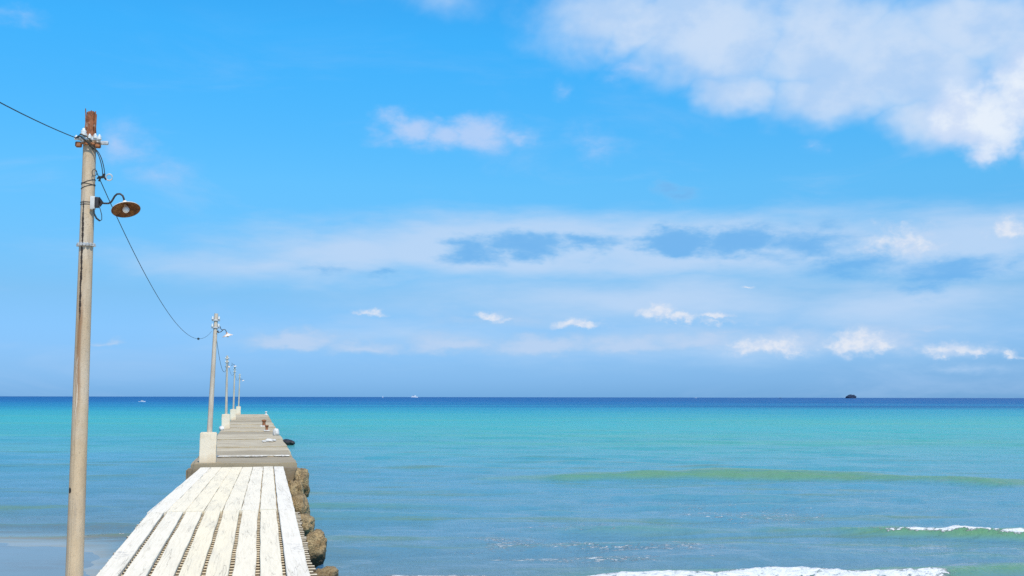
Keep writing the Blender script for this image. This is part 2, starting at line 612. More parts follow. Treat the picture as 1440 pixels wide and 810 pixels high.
def mat_rock():
    m, gg, b = new_mat('shore_rock')
    co = objco(gg)
    rnd = gg.node('ShaderNodeObjectInfo').outputs['Random']
    off = gg.v('ADD', co, gg.v('SCALE', (9.0, 4.0, 6.0), rnd))
    n1 = gg.noise(off, 4.0, 6, 0.65)
    n2 = gg.noise(off, 22.0, 6, 0.7)
    vo = gg.node('ShaderNodeTexVoronoi')
    gg.put(vo.inputs['Vector'], off)
    vo.inputs['Scale'].default_value = 30.0
    c = gg.mix(gg.rng(n1, 0.36, 0.66), (0.40, 0.295, 0.15), (0.23, 0.155, 0.07))
    c = gg.mix(gg.rng(n2, 0.46, 0.62, 0, 0.85), c, (0.11, 0.075, 0.035))
    c = gg.mix(gg.m('MULTIPLY', gg.rng(n2, 0.42, 0.3), gg.rng(n1, 0.4, 0.6)), c, (0.56, 0.50, 0.38))
    wz = gg.sep(gg.node('ShaderNodeNewGeometry').outputs['Position'])[2]
    wl = gg.rng(gg.m('ADD', wz, gg.m('MULTIPLY', gg.m('SUBTRACT', n1, 0.5), 0.5)), -1.5, -1.16, 1.0, 0.0)  # wet foot, carried higher to paint in the dark shade under the boulders
    c = gg.mix(gg.m('MULTIPLY', wl, 0.85), c, (0.03, 0.025, 0.018))
    gg.put(b.inputs['Base Color'], c)
    b.inputs['Roughness'].default_value = 0.85
    bump(gg, b, gg.m('ADD', n2, gg.m('MULTIPLY', vo.outputs[0], -0.6)), 0.9, 0.03)
    return m


M = {
    'board': mat_board(),
    'batten': mat_batten(),
    'plain_batten': simple('weathered_batten', (0.66, 0.58, 0.43), 0.85, 0, 0.35, 9, (0.46, 0.38, 0.26)),
    'timber': simple('dark_timber', (0.20, 0.15, 0.10), 0.85, 0, 0.4, 10),
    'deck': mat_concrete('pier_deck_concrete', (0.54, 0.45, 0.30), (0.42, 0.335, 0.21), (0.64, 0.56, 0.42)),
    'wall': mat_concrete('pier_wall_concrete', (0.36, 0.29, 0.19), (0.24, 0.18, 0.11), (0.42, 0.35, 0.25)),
    'lime': simple('lime_filler', (0.74, 0.70, 0.62), 0.9, 0, 0.4, 9, (0.46, 0.41, 0.33)),
    'block': mat_white_block(),
    'pole_crack': mat_pole('cracked_pole_concrete', True),
    'pole': mat_pole('pole_concrete', False),
    'rebar': mat_rust('rusted_core', (0.20, 0.07, 0.03), (0.34, 0.13, 0.06), (0.55, 0.42, 0.33), 26),
    'rust': mat_rust('rusty_bracket', (0.24, 0.09, 0.04), (0.40, 0.17, 0.07), (0.16, 0.07, 0.04), 30),
    'galv': simple('galvanised_clamp', (0.66, 0.68, 0.68), 0.45, 0.35, 0.3, 30),
    'porcelain': simple('porcelain', (0.82, 0.86, 0.86), 0.2, 0, 0.12, 25),
    'wire': simple('black_cable', (0.022, 0.026, 0.024), 0.55, 0, 0.3, 30),
    'arm': simple('dark_iron', (0.06, 0.05, 0.05), 0.5, 0.5, 0.4, 30),
    'whitebox': simple('white_plastic_box', (0.60, 0.585, 0.55), 0.45, 0, 0.12, 20),
    'shade_out': mat_rust('chipped_enamel', (0.76, 0.70, 0.62), (0.70, 0.63, 0.54), (0.40, 0.17, 0.07), 30, 0.0),
    'shade_in': mat_rust('rusted_enamel', (0.20, 0.075, 0.02), (0.075, 0.03, 0.011), (0.32, 0.145, 0.04), 24, 0.0),
    'bulb': simple('frosted_bulb', (0.85, 0.85, 0.83), 0.25, 0, 0.05, 5),
    'rock': mat_rock(),
    'paint': simple('white_boat_paint', (0.80, 0.82, 0.84), 0.3, 0, 0.06, 1),
    'glass': simple('dark_window_glass', (0.03, 0.05, 0.08), 0.1, 0, 0.2, 1),
    'hullblue': simple('navy_hull_paint', (0.02, 0.05, 0.14), 0.4, 0, 0.2, 1),
    'plaster': simple('white_painted_stone', (0.72, 0.69, 0.64), 0.8, 0, 0.25, 8),
    'islet': simple('hazed_islet_scrub', (0.02, 0.042, 0.09), 0.95, 0, 0.5, 0.08),  # scrub tinted blue: distance haze mixed into the colour
}


# ------------------------------------------------------------------ sea
def grow(a, b, step, first, ratio):
    """Even steps from a to b, then growing outwards from b."""
    v = list(np.arange(a, b, step))
    s = first
    while v[-1] < 60000:
        s *= ratio
        v.append(v[-1] + s)
    return v


right = grow(0.0, 31.0, 0.14, 0.14, 1.075)
left = grow(0.0, 18.0, 0.14, 0.14, 1.075)
xs = np.array([-v for v in reversed(left[1:])] + right)
ys = [12.0]
while ys[-1] < 18:
    ys.append(ys[-1] + 0.25)
while ys[-1] < 200:
    ys.append(ys[-1] * 1.0042)
st = ys[-1] * 0.0042
while ys[-1] < 60000:
    st *= 1.05
    ys.append(ys[-1] + st)
ys = np.array(ys)
X, Y = np.meshgrid(xs, ys)


def wavy(x, seed, scale, n=5):
    r = np.random.default_rng(seed)
    o = np.zeros_like(x)
    for i in range(n):
        o += np.sin(x * (2 ** i) / scale + r.uniform(0, 6.28)) / (1.6 ** i)
    return o / 2.2


def smooth(t):
    t = np.clip(t, 0, 1)
    return t * t * (3 - 2 * t)


def vnoise(x, y, seed):
    """Value noise on the plane."""
    r = np.random.default_rng(seed)
    T = r.random((256, 256))
    xi, yi = np.floor(x).astype(np.int64), np.floor(y).astype(np.int64)
    fx, fy = smooth(x - xi), smooth(y - yi)
    a = T[xi % 256, yi % 256]
    b = T[(xi + 1) % 256, yi % 256]
    c = T[xi % 256, (yi + 1) % 256]
    d = T[(xi + 1) % 256, (yi + 1) % 256]
    return (a * (1 - fx) + b * fx) * (1 - fy) + (c * (1 - fx) + d * fx) * fy


def fbm(x, y, seed, n=4):
    o, a, s = 0, 1.0, 0
    for i in range(n):
        o = o + a * vnoise(x * 2 ** i, y * 2 ** i, seed + i)
        s += a
        a *= 0.55
    return o / s


def shore(x):
    """Where the still water meets the sand."""
    base = np.interp(x, [-60000, -400, -40, -13.5, -11.5, -10.0, -9.0, -8.0, -5.0, 0.0, 10.0, 60.0, 400, 60000],
                     [40, 40, 33, 27.6, 27.4, 26.0, 23.5, 21.0, 18.0, 16.5, 15.0, 13.5, 13, 13])
    return base + 0.12 * wavy(x, 3, 3.5)


Z = np.zeros_like(X)
crest = np.zeros_like(X)
foam = np.zeros_like(X)
# crests: points (x, y), height along them, run-up width in front and behind, foam along them
CRESTS = [
    ([-3, -1, 2, 6, 10, 14.6, 19, 22.5, 32], [48.6, 48.4, 48.6, 50.1, 50.7, 49.9, 47.9, 45.4, 41], [0, .15, .24, .33, .36, .31, .27, .24, .18], 1.05, 2.2, None),
    ([-9, -7, -5, -2.5, 0], [36.4, 36.2, 36.3, 36.5, 36.6], [0, .15, .13, .09, 0], .45, 1.2, None),
    ([-9, -6, -3, -1, 1], [33.8, 33.7, 33.9, 34.0, 34], [0, .08, .08, .05, 0], .45, 1.0, None),
    ([-1, 1.2, 3, 5, 6.5, 8.5, 10.3, 14, 22], [30.0, 30.1, 30.3, 30.3, 30.2, 29.8, 29.3, 28.4, 27], [0, .08, .16, .12, .10, .14, .25, .28, .24], .40, 1.1,
     ([9.2, 9.9, 11.0, 14, 20], [0, .5, 1.0, 1.0, .8], -.10, .135)),
    ([-8, -4, 0, 2.7, 5.9, 9.4, 11.4, 14], [22.2, 22.0, 22.1, 22.3, 22.6, 22.7, 23.1, 23.4], [.02, .04, .06, .15, .20, .22, .22, .16], .38, 1.0,
     ([-5, -3, .4, 1.5, 4, 8.2, 8.8, 9.4], [0, .36, .45, .95, 1.0, 1.0, .85, 0], -.2, .25)),
    ([-40, -14.5, -12, -10.7, -8], [36, 30.9, 31.0, 31.1, 31.2], [.06, .09, .08, .07, .02], .22, .45, None),
    ([-40, -14, -12, -10.2, -8.6], [34, 28.5, 28.7, 29.2, 29.6], [.08, .11, .11, .10, .03], .16, .4, ([-14, -12.5, -11, -9.5, -8.5], [.36, .40, .50, .55, .2], 0.03, .10)),
    ([-40, -13, -10, -8], [33, 27.9, 28.0, 28.0], [.04, .06, .05, .02], .12, .3, None),
    ([0, 2, 6, 10, 16, 30], [41.5, 41.0, 40.6, 40.2, 39.0, 36], [0, .04, .07, .07, .06, .05], .6, 1.2, None),
    ([2, 5, 9, 13, 24], [36.8, 36.6, 36.4, 35.8, 34], [0, .07, .08, .09, .07], .5, 1.0, None),
    ([-2, 2, 6, 9], [27.0, 26.9, 26.8, 26.6], [0, .07, .08, .02], .4, .8, None),
    ([3, 5, 8, 12, 20], [26.0, 25.8, 25.7, 25.2, 24], [.0, .05, .08, .11, .1], .35, .9, None),
    ([-9, -3, 6, 14, 40], [66, 66.5, 67, 66, 60], [.05, .08, .07, .10, .1], 1.2, 2.4, None),
    ([-40, -20, -8, 6, 14, 60], [92, 90, 89, 91, 90, 84], [.1, .08, .1, .05, .1, .1], 1.5, 3.0, None),
    ([-40, -20, -8, 6, 20, 60], [58, 57, 57.5, 58, 57, 54], [.06, .08, .08, .02, .08, .05], 1.0, 2.2, None),
]
for k, (cx, cy, ch, wf, wb, fm) in enumerate(CRESTS):
    y0 = np.interp(X, cx, cy) + 0.16 * wavy(X, 40 + k, 1.7)
    A = np.interp(X, cx, ch, left=ch[0] if cx[0] < -30 else 0, right=ch[-1] if cx[-1] > 18 else 0) * (1 + 0.16 * wavy(X, 70 + k, 2.1))
    t = Y - y0
    Z += A * np.where(t < 0, np.exp(-(t / wf) ** 2), np.exp(-(t / wb) ** 2))
    crest = np.maximum(crest, A * np.where(t < 0, np.exp(-(t / (wf * 1.35)) ** 2), np.exp(-(t / (wb * .6)) ** 2)) * smooth((75 - Y) / 20))
    if fm:
        fx, fv, off, half = fm
        F = np.interp(X, fx, fv, left=0, right=0)
        edge = off + 0.12 * wavy(X, 90 + k, .45)
        # lacy: thick on the breaking side and ragged behind
        q = np.abs(t - edge) / (half * (0.65 + 0.7 * fbm(X * 2.2, Y * 0 + k, 12 + k)))
        foam = np.maximum(foam, F * smooth(1.35 - q))
# chop: many small sines, running towards the beach
r = np.random.default_rng(5)
near = smooth((220 - Y) / 120) * smooth((120 - np.abs(X)) / 60)
for i in range(46):
    lam = 0.55 * (9.0 / 0.55) ** r.random()
    th = r.normal(0, 0.42)
    k0 = 2 * math.pi / lam
    amp = 0.0034 * lam ** 0.75
    res = smooth((lam * 60 - Y) / (lam * 30))      # only where the grid can carry it
    Z += amp * res * np.sin(k0 * (X * math.sin(th) + Y * math.cos(th)) + r.uniform(0, 6.28) + 1.5 * (fbm(X * .21, Y * .21, 300 + i, 2) - .5))
Z *= np.clip(near + 0.0, 0, 1)
# calm the film of water at the sand's edge
edge = smooth((Y - shore(X)) / 5.0)
Z *= 0.35 + 0.65 * edge
foam_lift = 0.06 * smooth((foam - 0.45) / 0.5) * (fbm(X * 3.1, Y * 3.6, 77, 3) * 1.6 - 0.2)
Z += np.maximum(foam_lift, 0)
# scattered flecks of foam left behind by the broken waves
zone = np.zeros_like(X)
for (cx, cy, rx, ry, a) in [(6, 38, 9, 6.5, .8), (2.5, 32, 8, 4.5, .9), (8, 34, 8, 4.5, .9), (-1, 27.5, 5, 2.6, 1), (3, 27, 6, 3, 1), (9, 27, 6, 2.8, .8), (13, 34, 6, 4, .7), (14, 28, 5, 3, .8), (-3, 24.6, 5, 1.6, .9), (1, 24.8, 6, 1.3, 1)]:
    zone = np.maximum(zone, a * smooth(1.2 - np.hypot((X - cx) / rx, (Y - cy) / ry)))
for (cx, cy, rx, ry, a) in [(5, 23.3, 6, .7, 1.0), (14, 29.8, 5, 1.0, 1.2), (-1.5, 22.0, 3.5, .5, 1.2), (9, 27.4, 7, 2, .9)]:
    zone = np.maximum(zone, a * smooth(1.25 - np.hypot((X - cx) / rx, (Y - cy) / ry)))
zone *= smooth((fbm(X * .35, Y * .8, 501, 3) - 0.30) / 0.35)
ny, nx = X.shape
co = np.stack([X, Y, Z + SEA], -1).reshape(-1, 3).astype(np.float32)
i = np.arange(ny * nx).reshape(ny, nx)
q = np.stack([i[:-1, :-1], i[:-1, 1:], i[1:, 1:], i[1:, :-1]], -1).reshape(-1, 4).astype(np.int32)
me = bpy.data.meshes.new('sea')
me.vertices.add(len(co))
me.vertices.foreach_set('co', co.ravel())
me.loops.add(q.size)
me.loops.foreach_set('vertex_index', q.ravel())
me.polygons.add(len(q))
me.polygons.foreach_set('loop_start', np.arange(0, q.size, 4, dtype=np.int32))
me.update(calc_edges=True)
for nm, arr in (('foam', foam), ('flecks', zone), ('crest', crest), ('depth', np.clip((Y - shore(X)), 0, 1e5))):
    at_ = me.attributes.new(nm, 'FLOAT', 'POINT')
    at_.data.foreach_set('value', arr.ravel().astype(np.float32))
me.shade_smooth()
sea = bpy.data.objects.new('sea', me)
COL.objects.link(sea)
tag(sea, 'turquoise sea with small waves rolling in, darker blue at the horizon', 'sea', kind='structure')


def mat_sea():
    m, gg, b = new_mat('sea_water')
    pos = gg.node('ShaderNodeNewGeometry').outputs['Position']
    x, y, z = gg.sep(pos)
    att = lambda n: gg.node('ShaderNodeAttribute', attribute_name=n).outputs['Fac']
    foam, fleck, dep = att('foam'), att('flecks'), att('depth')
    # distance from the beach on a log scale, wandering a little so that the colour bands are uneven
    lg = gg.m('LOGARITHM', gg.m('MAXIMUM', dep, 0.05), 10.0)
    w1 = gg.noise(gg.v('MULTIPLY', pos, (0.004, 0.012, 0.0)), 1.0, 5, 0.6)
    w2 = gg.noise(gg.v('MULTIPLY', pos, (0.03, 0.11, 0.0)), 1.0, 5, 0.6)
    t = gg.m('ADD', lg, gg.m('ADD', gg.m('MULTIPLY', gg.m('SUBTRACT', w1, 0.5), 0.5), gg.m('MULTIPLY', gg.m('SUBTRACT', w2, 0.5), 0.28)))
    c = gg.ramp(gg.rng(t, -1.0, 4.0, 0, 1, False), [
        (0.00, (0.34, 0.27, 0.17)), (0.16, (0.28, 0.23, 0.14)), (0.28, (0.13, 0.17, 0.16)), (0.40, (0.105, 0.225, 0.285)), (0.50, (0.080, 0.27, 0.345)),
        (0.535, (0.070, 0.30, 0.345)), (0.58, (0.052, 0.325, 0.315)), (0.63, (0.045, 0.365, 0.350)), (0.68, (0.030, 0.30, 0.37)), (0.725, (0.020, 0.20, 0.35)), (0.78, (0.014, 0.125, 0.31)), (0.84, (0.012, 0.095, 0.27)), (1.0, (0.010, 0.070, 0.22))])
    # streaks of stirred-up sand in the shallows
    ss = gg.noise(gg.v('MULTIPLY', pos, (0.07, 0.75, 0.0)), 1.0, 6, 0.62, 0.2)
    c = gg.mix(gg.m('MULTIPLY', gg.rng(ss, 0.52, 0.68, 0, 0.75), gg.m('MULTIPLY', gg.rng(dep, 2, 8), gg.rng(dep, 75, 30))), c, (0.13, 0.22, 0.12))
    ss2 = gg.noise(gg.v('MULTIPLY', pos, (0.012, 0.09, 0.0)), 1.0, 5, 0.6, 0.2)
    c = gg.mix(gg.m('MULTIPLY', gg.rng(ss2, 0.48, 0.66, 0, 0.55), gg.m('MULTIPLY', gg.rng(y, 60, 90), gg.rng(y, 320, 180))), c, (0.10, 0.37, 0.25))
    # sand shows green through the thin water of a rising crest
    c = gg.mix(gg.rng(att('crest'), 0.02, 0.26, 0, 0.9), c, (0.12, 0.265, 0.125))
    # weed and deeper channels lie as long dark streaks far out
    sk = gg.noise(gg.v('MULTIPLY', pos, (0.0022, 0.018, 0.0)), 1.0, 5, 0.6, 0.3)
    far = gg.m('MULTIPLY', gg.rng(y, 220, 480), gg.rng(y, 3000, 1200))
    c = gg.mix(gg.m('MULTIPLY', gg.m('MULTIPLY', gg.rng(sk, 0.48, 0.62), far), gg.rng(x, -150, 150, 0.35, 0.85)), c, (0.008, 0.07, 0.20))
    # foam
    lace = gg.noise(gg.v('MULTIPLY', pos, (1.0, 1.5, 1.0)), 6.0, 6, 0.72, 0.4)
    fo = gg.rng(gg.m('ADD', foam, gg.m('MULTIPLY', gg.m('SUBTRACT', lace, 0.5), 2.4)), 0.42, 0.78)
    fl = gg.noise(gg.v('MULTIPLY', pos, (1.0, 2.0, 0.0)), 4.2, 6, 0.75, 0.8)
    fk = gg.m('MULTIPLY', gg.rng(gg.m('ADD', fl, gg.m('MULTIPLY', gg.m('SUBTRACT', fleck, 1.0), 0.3)), 0.51, 0.58), 0.8)
    fo = gg.m('MAXIMUM', fo, fk)
    c = gg.mix(fo, c, gg.mix(gg.rng(lace, 0.35, 0.6), (0.55, 0.60, 0.60), (0.76, 0.77, 0.76)))
    gg.put(b.inputs['Base Color'], c)
    ro = gg.rng(gg.m('LOGARITHM', y, 10.0), 1.3, 2.8, 0.06, 0.42)
    gg.put(b.inputs['Roughness'], gg.m('MAXIMUM', ro, gg.m('MULTIPLY', fo, 0.9)))
    b.inputs['IOR'].default_value = 1.333
    gg.put(b.inputs['Specular IOR Level'], gg.m('MULTIPLY', gg.rng(gg.m('LOGARITHM', y, 10.0), 1.6, 2.9, 0.5, 0.16), gg.m('SUBTRACT', 1.0, fo)))
    n1 = gg.noise(gg.v('MULTIPLY', pos, (0.9, 1.5, 0.0)), 1.1, 5, 0.66)
    n2 = gg.noise(gg.v('MULTIPLY', pos, (0.22, 0.6, 0.0)), 1.0, 4, 0.6)
    h = gg.m('ADD', gg.m('MULTIPLY', n1, gg.rng(y, 20, 90, 0.16, 0.28)), gg.m('MULTIPLY', n2, gg.rng(y, 22, 130, 0.13, 0.7)))
    calm = gg.rng(dep, 0.2, 6.0, 0.08, 1.0)
    h = gg.m('MULTIPLY', h, calm)
    h = gg.m('ADD', h, gg.m('MULTIPLY', fo, gg.m('MULTIPLY', lace, 0.06)))
    bump(gg, b, h, 1.0, 1.0)
    return m


me.materials.append(mat_sea())

# ------------------------------------------------------------------ beach and sea bed
bx = np.concatenate([-np.geomspace(60000, 24, 40), np.arange(-23.5, 40, 0.25), np.geomspace(41, 60000, 40)])
by = np.concatenate([-np.geomspace(60000, 6, 36), np.arange(-5, 36, 0.22), np.geomspace(37, 3000, 30)])
BX, BY = np.meshgrid(bx, by)
d = shore(BX) - BY                         # metres up the beach
BZ = SEA + np.where(d > 0, 0.022 * d, 0.055 * d)
BZ = np.clip(BZ, -9.0, SEA + 0.9)
BZ += np.where(np.abs(d) < 30, (fbm(BX * 0.5, BY * 0.9, 900) - 0.5) * 0.014 + (fbm(BX * 3, BY * 3, 950) - .5) * 0.002, 0)
ny, nx = BX.shape
i = np.arange(ny * nx).reshape(ny, nx)
co = np.stack([BX, BY, BZ], -1).reshape(-1, 3)
q = np.stack([i[:-1, :-1], i[:-1, 1:], i[1:, 1:], i[1:, :-1]], -1).reshape(-1, 4)
bm_ = bpy.data.meshes.new('beach')
bm_.from_pydata(co.tolist(), [], q.tolist())
bm_.shade_smooth()
at_ = bm_.attributes.new('up', 'FLOAT', 'POINT')
at_.data.foreach_set('value', np.clip(d, -5, 1000).ravel().astype(np.float32))
beach = bpy.data.objects.new('beach', bm_)
COL.objects.link(beach)
tag(beach, 'smooth wet sand of the beach at the foot of the walkway', 'beach', kind='structure')
m, gg, b = new_mat('wet_sand')
co = gg.node('ShaderNodeNewGeometry').outputs['Position']
up = gg.node('ShaderNodeAttribute', attribute_name='up').outputs['Fac']
n1 = gg.noise(gg.v('MULTIPLY', co, (0.5, 1.3, 1)), 0.9, 5, 0.6)
n2 = gg.noise(co, 90, 4, 0.7)
wet = gg.rng(gg.m('ADD', up, gg.m('MULTIPLY', n1, 4.0)), 9.0, 14.0, 1, 0)
c = gg.mix(wet, (0.45, 0.36, 0.24), (0.20, 0.165, 0.12))
c = gg.mix(gg.rng(n2, 0.5, 0.75, 0, 0.4), c, (0.14, 0.11, 0.07))
gg.put(b.inputs['Base Color'], c)
gg.put(b.inputs['Roughness'], gg.mix(wet, (0.85,) * 3, gg.mix(gg.rng(n1, 0.42, 0.62), (0.05,) * 3, (0.20,) * 3)))
b.inputs['IOR'].default_value = 1.6
bump(gg, b, gg.m('ADD', gg.m('MULTIPLY', n1, 0.1), gg.m('MULTIPLY', n2, 0.02)), 0.25, 0.1)
bm_.materials.append(m)

# ------------------------------------------------------------------ concrete pier
pier = empty('concrete_pier', 'long weathered concrete pier running out into the turquoise sea', 'pier', at(0, 35.4))


def ragged_box(x0, x1, y0, y1, z0, z1, cuts=(5, 4, 1), rag=0.02, bev=0.03, seed=0.0):
    """A slab whose edges are worn and chipped."""
    t = bmesh.new()
    nx, ny, nz = cuts
    bmesh.ops.create_cube(t, size=1.0)
    bmesh.ops.scale(t, vec=(x1 - x0, y1 - y0, z1 - z0), verts=t.verts)
    bmesh.ops.translate(t, vec=((x0 + x1) / 2, (y0 + y1) / 2, (z0 + z1) / 2), verts=t.verts)
    bmesh.ops.bevel(t, geom=t.edges[:], offset=bev, segments=2, affect='EDGES')
    for ax, n, a0, a1 in ((0, nx, x0, x1), (1, ny, y0, y1), (2, nz, z0, z1)):
        for k in range(1, n):
            p = [0, 0, 0]
            p[ax] = a0 + (a1 - a0) * k / n
            nrm = [0, 0, 0]
            nrm[ax] = 1
            bmesh.ops.bisect_plane(t, geom=t.verts[:] + t.edges[:] + t.faces[:], plane_co=p, plane_no=nrm)
    for v in t.verts:
        q = v.co * 1.7 + Vector((seed, seed * 2, 0))
        w = noise.noise_vector(q) * rag + noise.noise_vector(q * 4) * rag * 0.45
        v.co += Vector((w.x, w.y, w.z * 0.5))
    return t


joints = [35.4, 38.7, 42.7, 46.4, 50.3, 54.4, 58.6, 62.6, 66.9, 71.0, 75.0, 79.2, 83.4, 87.3, 91.5, 95.6, 99.6, 103.8, 108, 112.3, 116.6, 121, 125.6, 130.9]
for k in range(len(joints) - 1):
    y0, y1 = joints[k] - 35.4, joints[k + 1] - 35.4
    w = 1.0 + 0.06 * noise.noise((k * 1.7, 0, 0))
    far = k / len(joints)
    b_ = MB()
    dz = [0, 0.03, -0.02, 0.025, -0.01, 0.035, 0.0][k % 7]
    b_.join(ragged_box(-1.86 * w - 0.1 * far, (1.42 + 0.35 * far) * w, y0 + 0.025, y1 - 0.025, -0.26, dz, (9, 8, 1) if k < 5 else (5, 4, 1), 0.035, 0.03, k * 3.1))
    b_.build('deck_slab', M['deck'], pier, angle=35)
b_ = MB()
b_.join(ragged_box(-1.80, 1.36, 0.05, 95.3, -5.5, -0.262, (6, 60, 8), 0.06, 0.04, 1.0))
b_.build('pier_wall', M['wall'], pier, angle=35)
# end face steps where the timber walkway lands
b_ = MB()
b_.join(ragged_box(-1.95, 1.46, -0.50, -0.02, -5.0, -0.13, (10, 2, 10), 0.05, 0.05, 8.0))
b_.build('landing_step', M['wall'], pier, angle=35)
# line of old lime filler along the first joint
b_ = MB()
vs, fs = [], []
N = 70
for k in range(N + 1):
    x = -1.25 + 2.55 * k / N
    w = max(0.01, 0.10 + 0.20 * noise.noise((x * 2.3, 1, 0)) + 0.12 * noise.noise((x * 9.0, 5, 0)))
    vs += [(x, 3.3 - w, 0.035), (x, 3.3 - w * 0.7, 0.062), (x, 3.3 + w * 0.7, 0.064), (x, 3.3 + w, 0.03)]
for k in range(N):
    for j in range(3):
        fs.append((k * 4 + j, k * 4 + 4 + j, k * 4 + 5 + j, k * 4 + 1 + j))
b_.add(vs, fs)
b_.build('joint_filler', M['lime'], pier)

# ------------------------------------------------------------------ timber walkway
walk = empty('timber_walkway', 'whitewashed timber walkway of long boards leading to the concrete pier', 'walkway', at(0, 0))


def edges_at(y):
    ky = [-4.0, 13.6, 21.1, 34.85]
    return (np.interp(y, ky, [-1.85, -1.82, -1.86, -1.53]), np.interp(y, ky, [0.72, 0.755, 0.845, 1.0]), np.interp(y, ky, [-0.06, -0.05, -0.035, -0.085]))


def board(y0, y1, i, gap, thick, tone, bm, lay, lift, seed):
    n = max(2, int((y1 - y0) / 0.45))
    rings = []
    for k in range(n + 1):
        y = y0 + (y1 - y0) * k / n
        l, r, z = edges_at(y)
        w = (r - l) / 8
        xa = l + w * i + gap / 2
        xb = l + w * (i + 1) - gap / 2
        j = noise.noise((seed, y * 0.8, 0)) * 0.012 + noise.noise((seed, y * 3.1, 4)) * 0.006
        j2 = noise.noise((seed + 9, y * 0.8, 0)) * 0.012 + noise.noise((seed + 9, y * 3.1, 4)) * 0.006
        zz = z + lift + noise.noise((seed, y * 0.5, 8)) * 0.010
        e = 0.008
        rings.append([bm.verts.new(p) for p in ((xa + j, y, zz - thick), (xa + j, y, zz - e), (xa + j + e, y, zz), (xb + j2 - e, y, zz), (xb + j2, y, zz - e), (xb + j2, y, zz - thick))])
    fl = []
    for a, c in zip(rings[:-1], rings[1:]):
        for k in range(6):
            fl.append(bm.faces.new((a[k], a[(k + 1) % 6], c[(k + 1) % 6], c[k])))
    fl.append(bm.faces.new(rings[0]))
    fl.append(bm.faces.new(rings[-1][::-1]))
    for f in fl:
        for lp in f.loops:
            lp[lay] = (tone, tone, tone, 1)


def deck_part(name, segs, gaps, tones):
    for i in range(8):
        bm = bmesh.new()
        lay = bm.loops.layers.float_color.new('tone')
        for k, (y0, y1) in enumerate(segs):
            board(y0 + random.uniform(0, .012), y1 - random.uniform(0, .012), i, gaps[i], 0.055, min(1, max(0, tones[i] + random.uniform(-.2, .2))), bm, lay, 0.0 + random.uniform(-.004, .004), i * 5.3 + k * 17.7 + len(segs))
        b_ = MB()
        b_.bm.free()
        b_.bm = bm
        b_.build(name, M['board'], walk, angle=30)


deck_part('deck_board', [(21.16, 34.8)], [.008, .006, .006, .007, .008, .012, .028, .030], [.8, .6, .45, .35, .4, .5, .7, .95])
deck_part('deck_board', [(14.3 - 7.0, 21.1), (0.0, 7.28)], [.062, .052, .046, .064, .05, .052, .050, .05], [.95, .55, .3, .1, .1, .35, .65, .9])
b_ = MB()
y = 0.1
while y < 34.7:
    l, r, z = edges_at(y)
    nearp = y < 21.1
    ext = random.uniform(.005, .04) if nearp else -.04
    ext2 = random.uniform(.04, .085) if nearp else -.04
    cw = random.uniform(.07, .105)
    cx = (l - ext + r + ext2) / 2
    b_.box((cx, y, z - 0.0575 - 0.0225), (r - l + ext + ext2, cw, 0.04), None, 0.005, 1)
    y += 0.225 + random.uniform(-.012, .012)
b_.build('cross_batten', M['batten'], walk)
for fx in (0.06, 0.5, 0.94):
    b_ = MB()
    for y0, y1 in ((0.1, 21.0), (21.1, 34.8)):
        pts = []
        for yy in (y0, y1):
            l, r, z = edges_at(yy)
            pts.append((l + (r - l) * fx, yy, z - 0.22))
        a, c = Vector(pts[0]), Vector(pts[1])
        vs = []
        for p in (a, c):
            for sx, sz in ((-.075, -.11), (.075, -.11), (.075, .11), (-.075, .11)):
                vs.append(p + Vector((sx, 0, sz)))
        b_.add(vs, [(0, 1, 2, 3), (7, 6, 5, 4), (0, 4, 5, 1), (1, 5, 6, 2), (2, 6, 7, 3), (3, 7, 4, 0)])
    b_.build('stringer', M['timber'], walk, smooth=False)
for yy in (2.0, 8.2, 14.4, 20.8, 27.5):
    l, r, z = edges_at(yy)
    for fx in (0.12, 0.88):
        b_ = MB()
        b_.tube([(l + (r - l) * fx, yy, -3.6), (l + (r - l) * fx, yy, z - 0.34)], [.11, .10], 10)
        b_.build('post', M['timber'], walk)

# ------------------------------------------------------------------ lamp posts
def insulator(mb, p, s=1.0):
    x, y, z = p
    prof = [(.010, 0), (.030, .004), (.034, .022), (.020, .028), (.026, .036), (.027, .052), (.014, .058), (.016, .070), (.008, .078)]
    mb.lathe([(r * s, q * s) for r, q in prof], 14, Matrix.Translation((x, y, z)))


def shade_part(parent, pos, tilt_x, tilt_y, s=1.0):
    """A shallow enamel cone; opening along local -z, then tilted."""
    Mx = Matrix.Translation(pos) @ Matrix.Rotation(tilt_y, 4, 'Y') @ Matrix.Rotation(tilt_x, 4, 'X') @ Matrix.Scale(s, 4)
    o = MB().lathe([(.0, .052), (.022, .052), (.024, .022), (.030, .014), (.052, .004), (.108, -.030), (.146, -.048), (.149, -.052), (.1475, -.055)], 40, Mx, False).build('lamp_shade', M['shade_out'], parent)
    MB().lathe([(.1465, -.0545), (.106, -.0345), (.050, -.002), (.028, .006), (.001, .007)], 40, Mx, False).build('shade_lining', M['shade_in'], o)
    MB().lathe([(.002, .004), (.016, .004), (.017, -.012), (.030, -.030), (.036, -.050), (.032, -.070), (.018, -.084), (.002, -.089)], 20, Mx).build('bulb', M['bulb'], o)
    return o


def band(mb, z, r, h=.03, ears=True, n=28):
    mb.lathe([(r, z - h / 2), (r + .006, z - h / 2), (r + .006, z + h / 2), (r, z + h / 2)], n)


def radius(z, zb, zt, rb, rt):
    return rb + (rt - rb) * (z - zb) / (zt - zb)


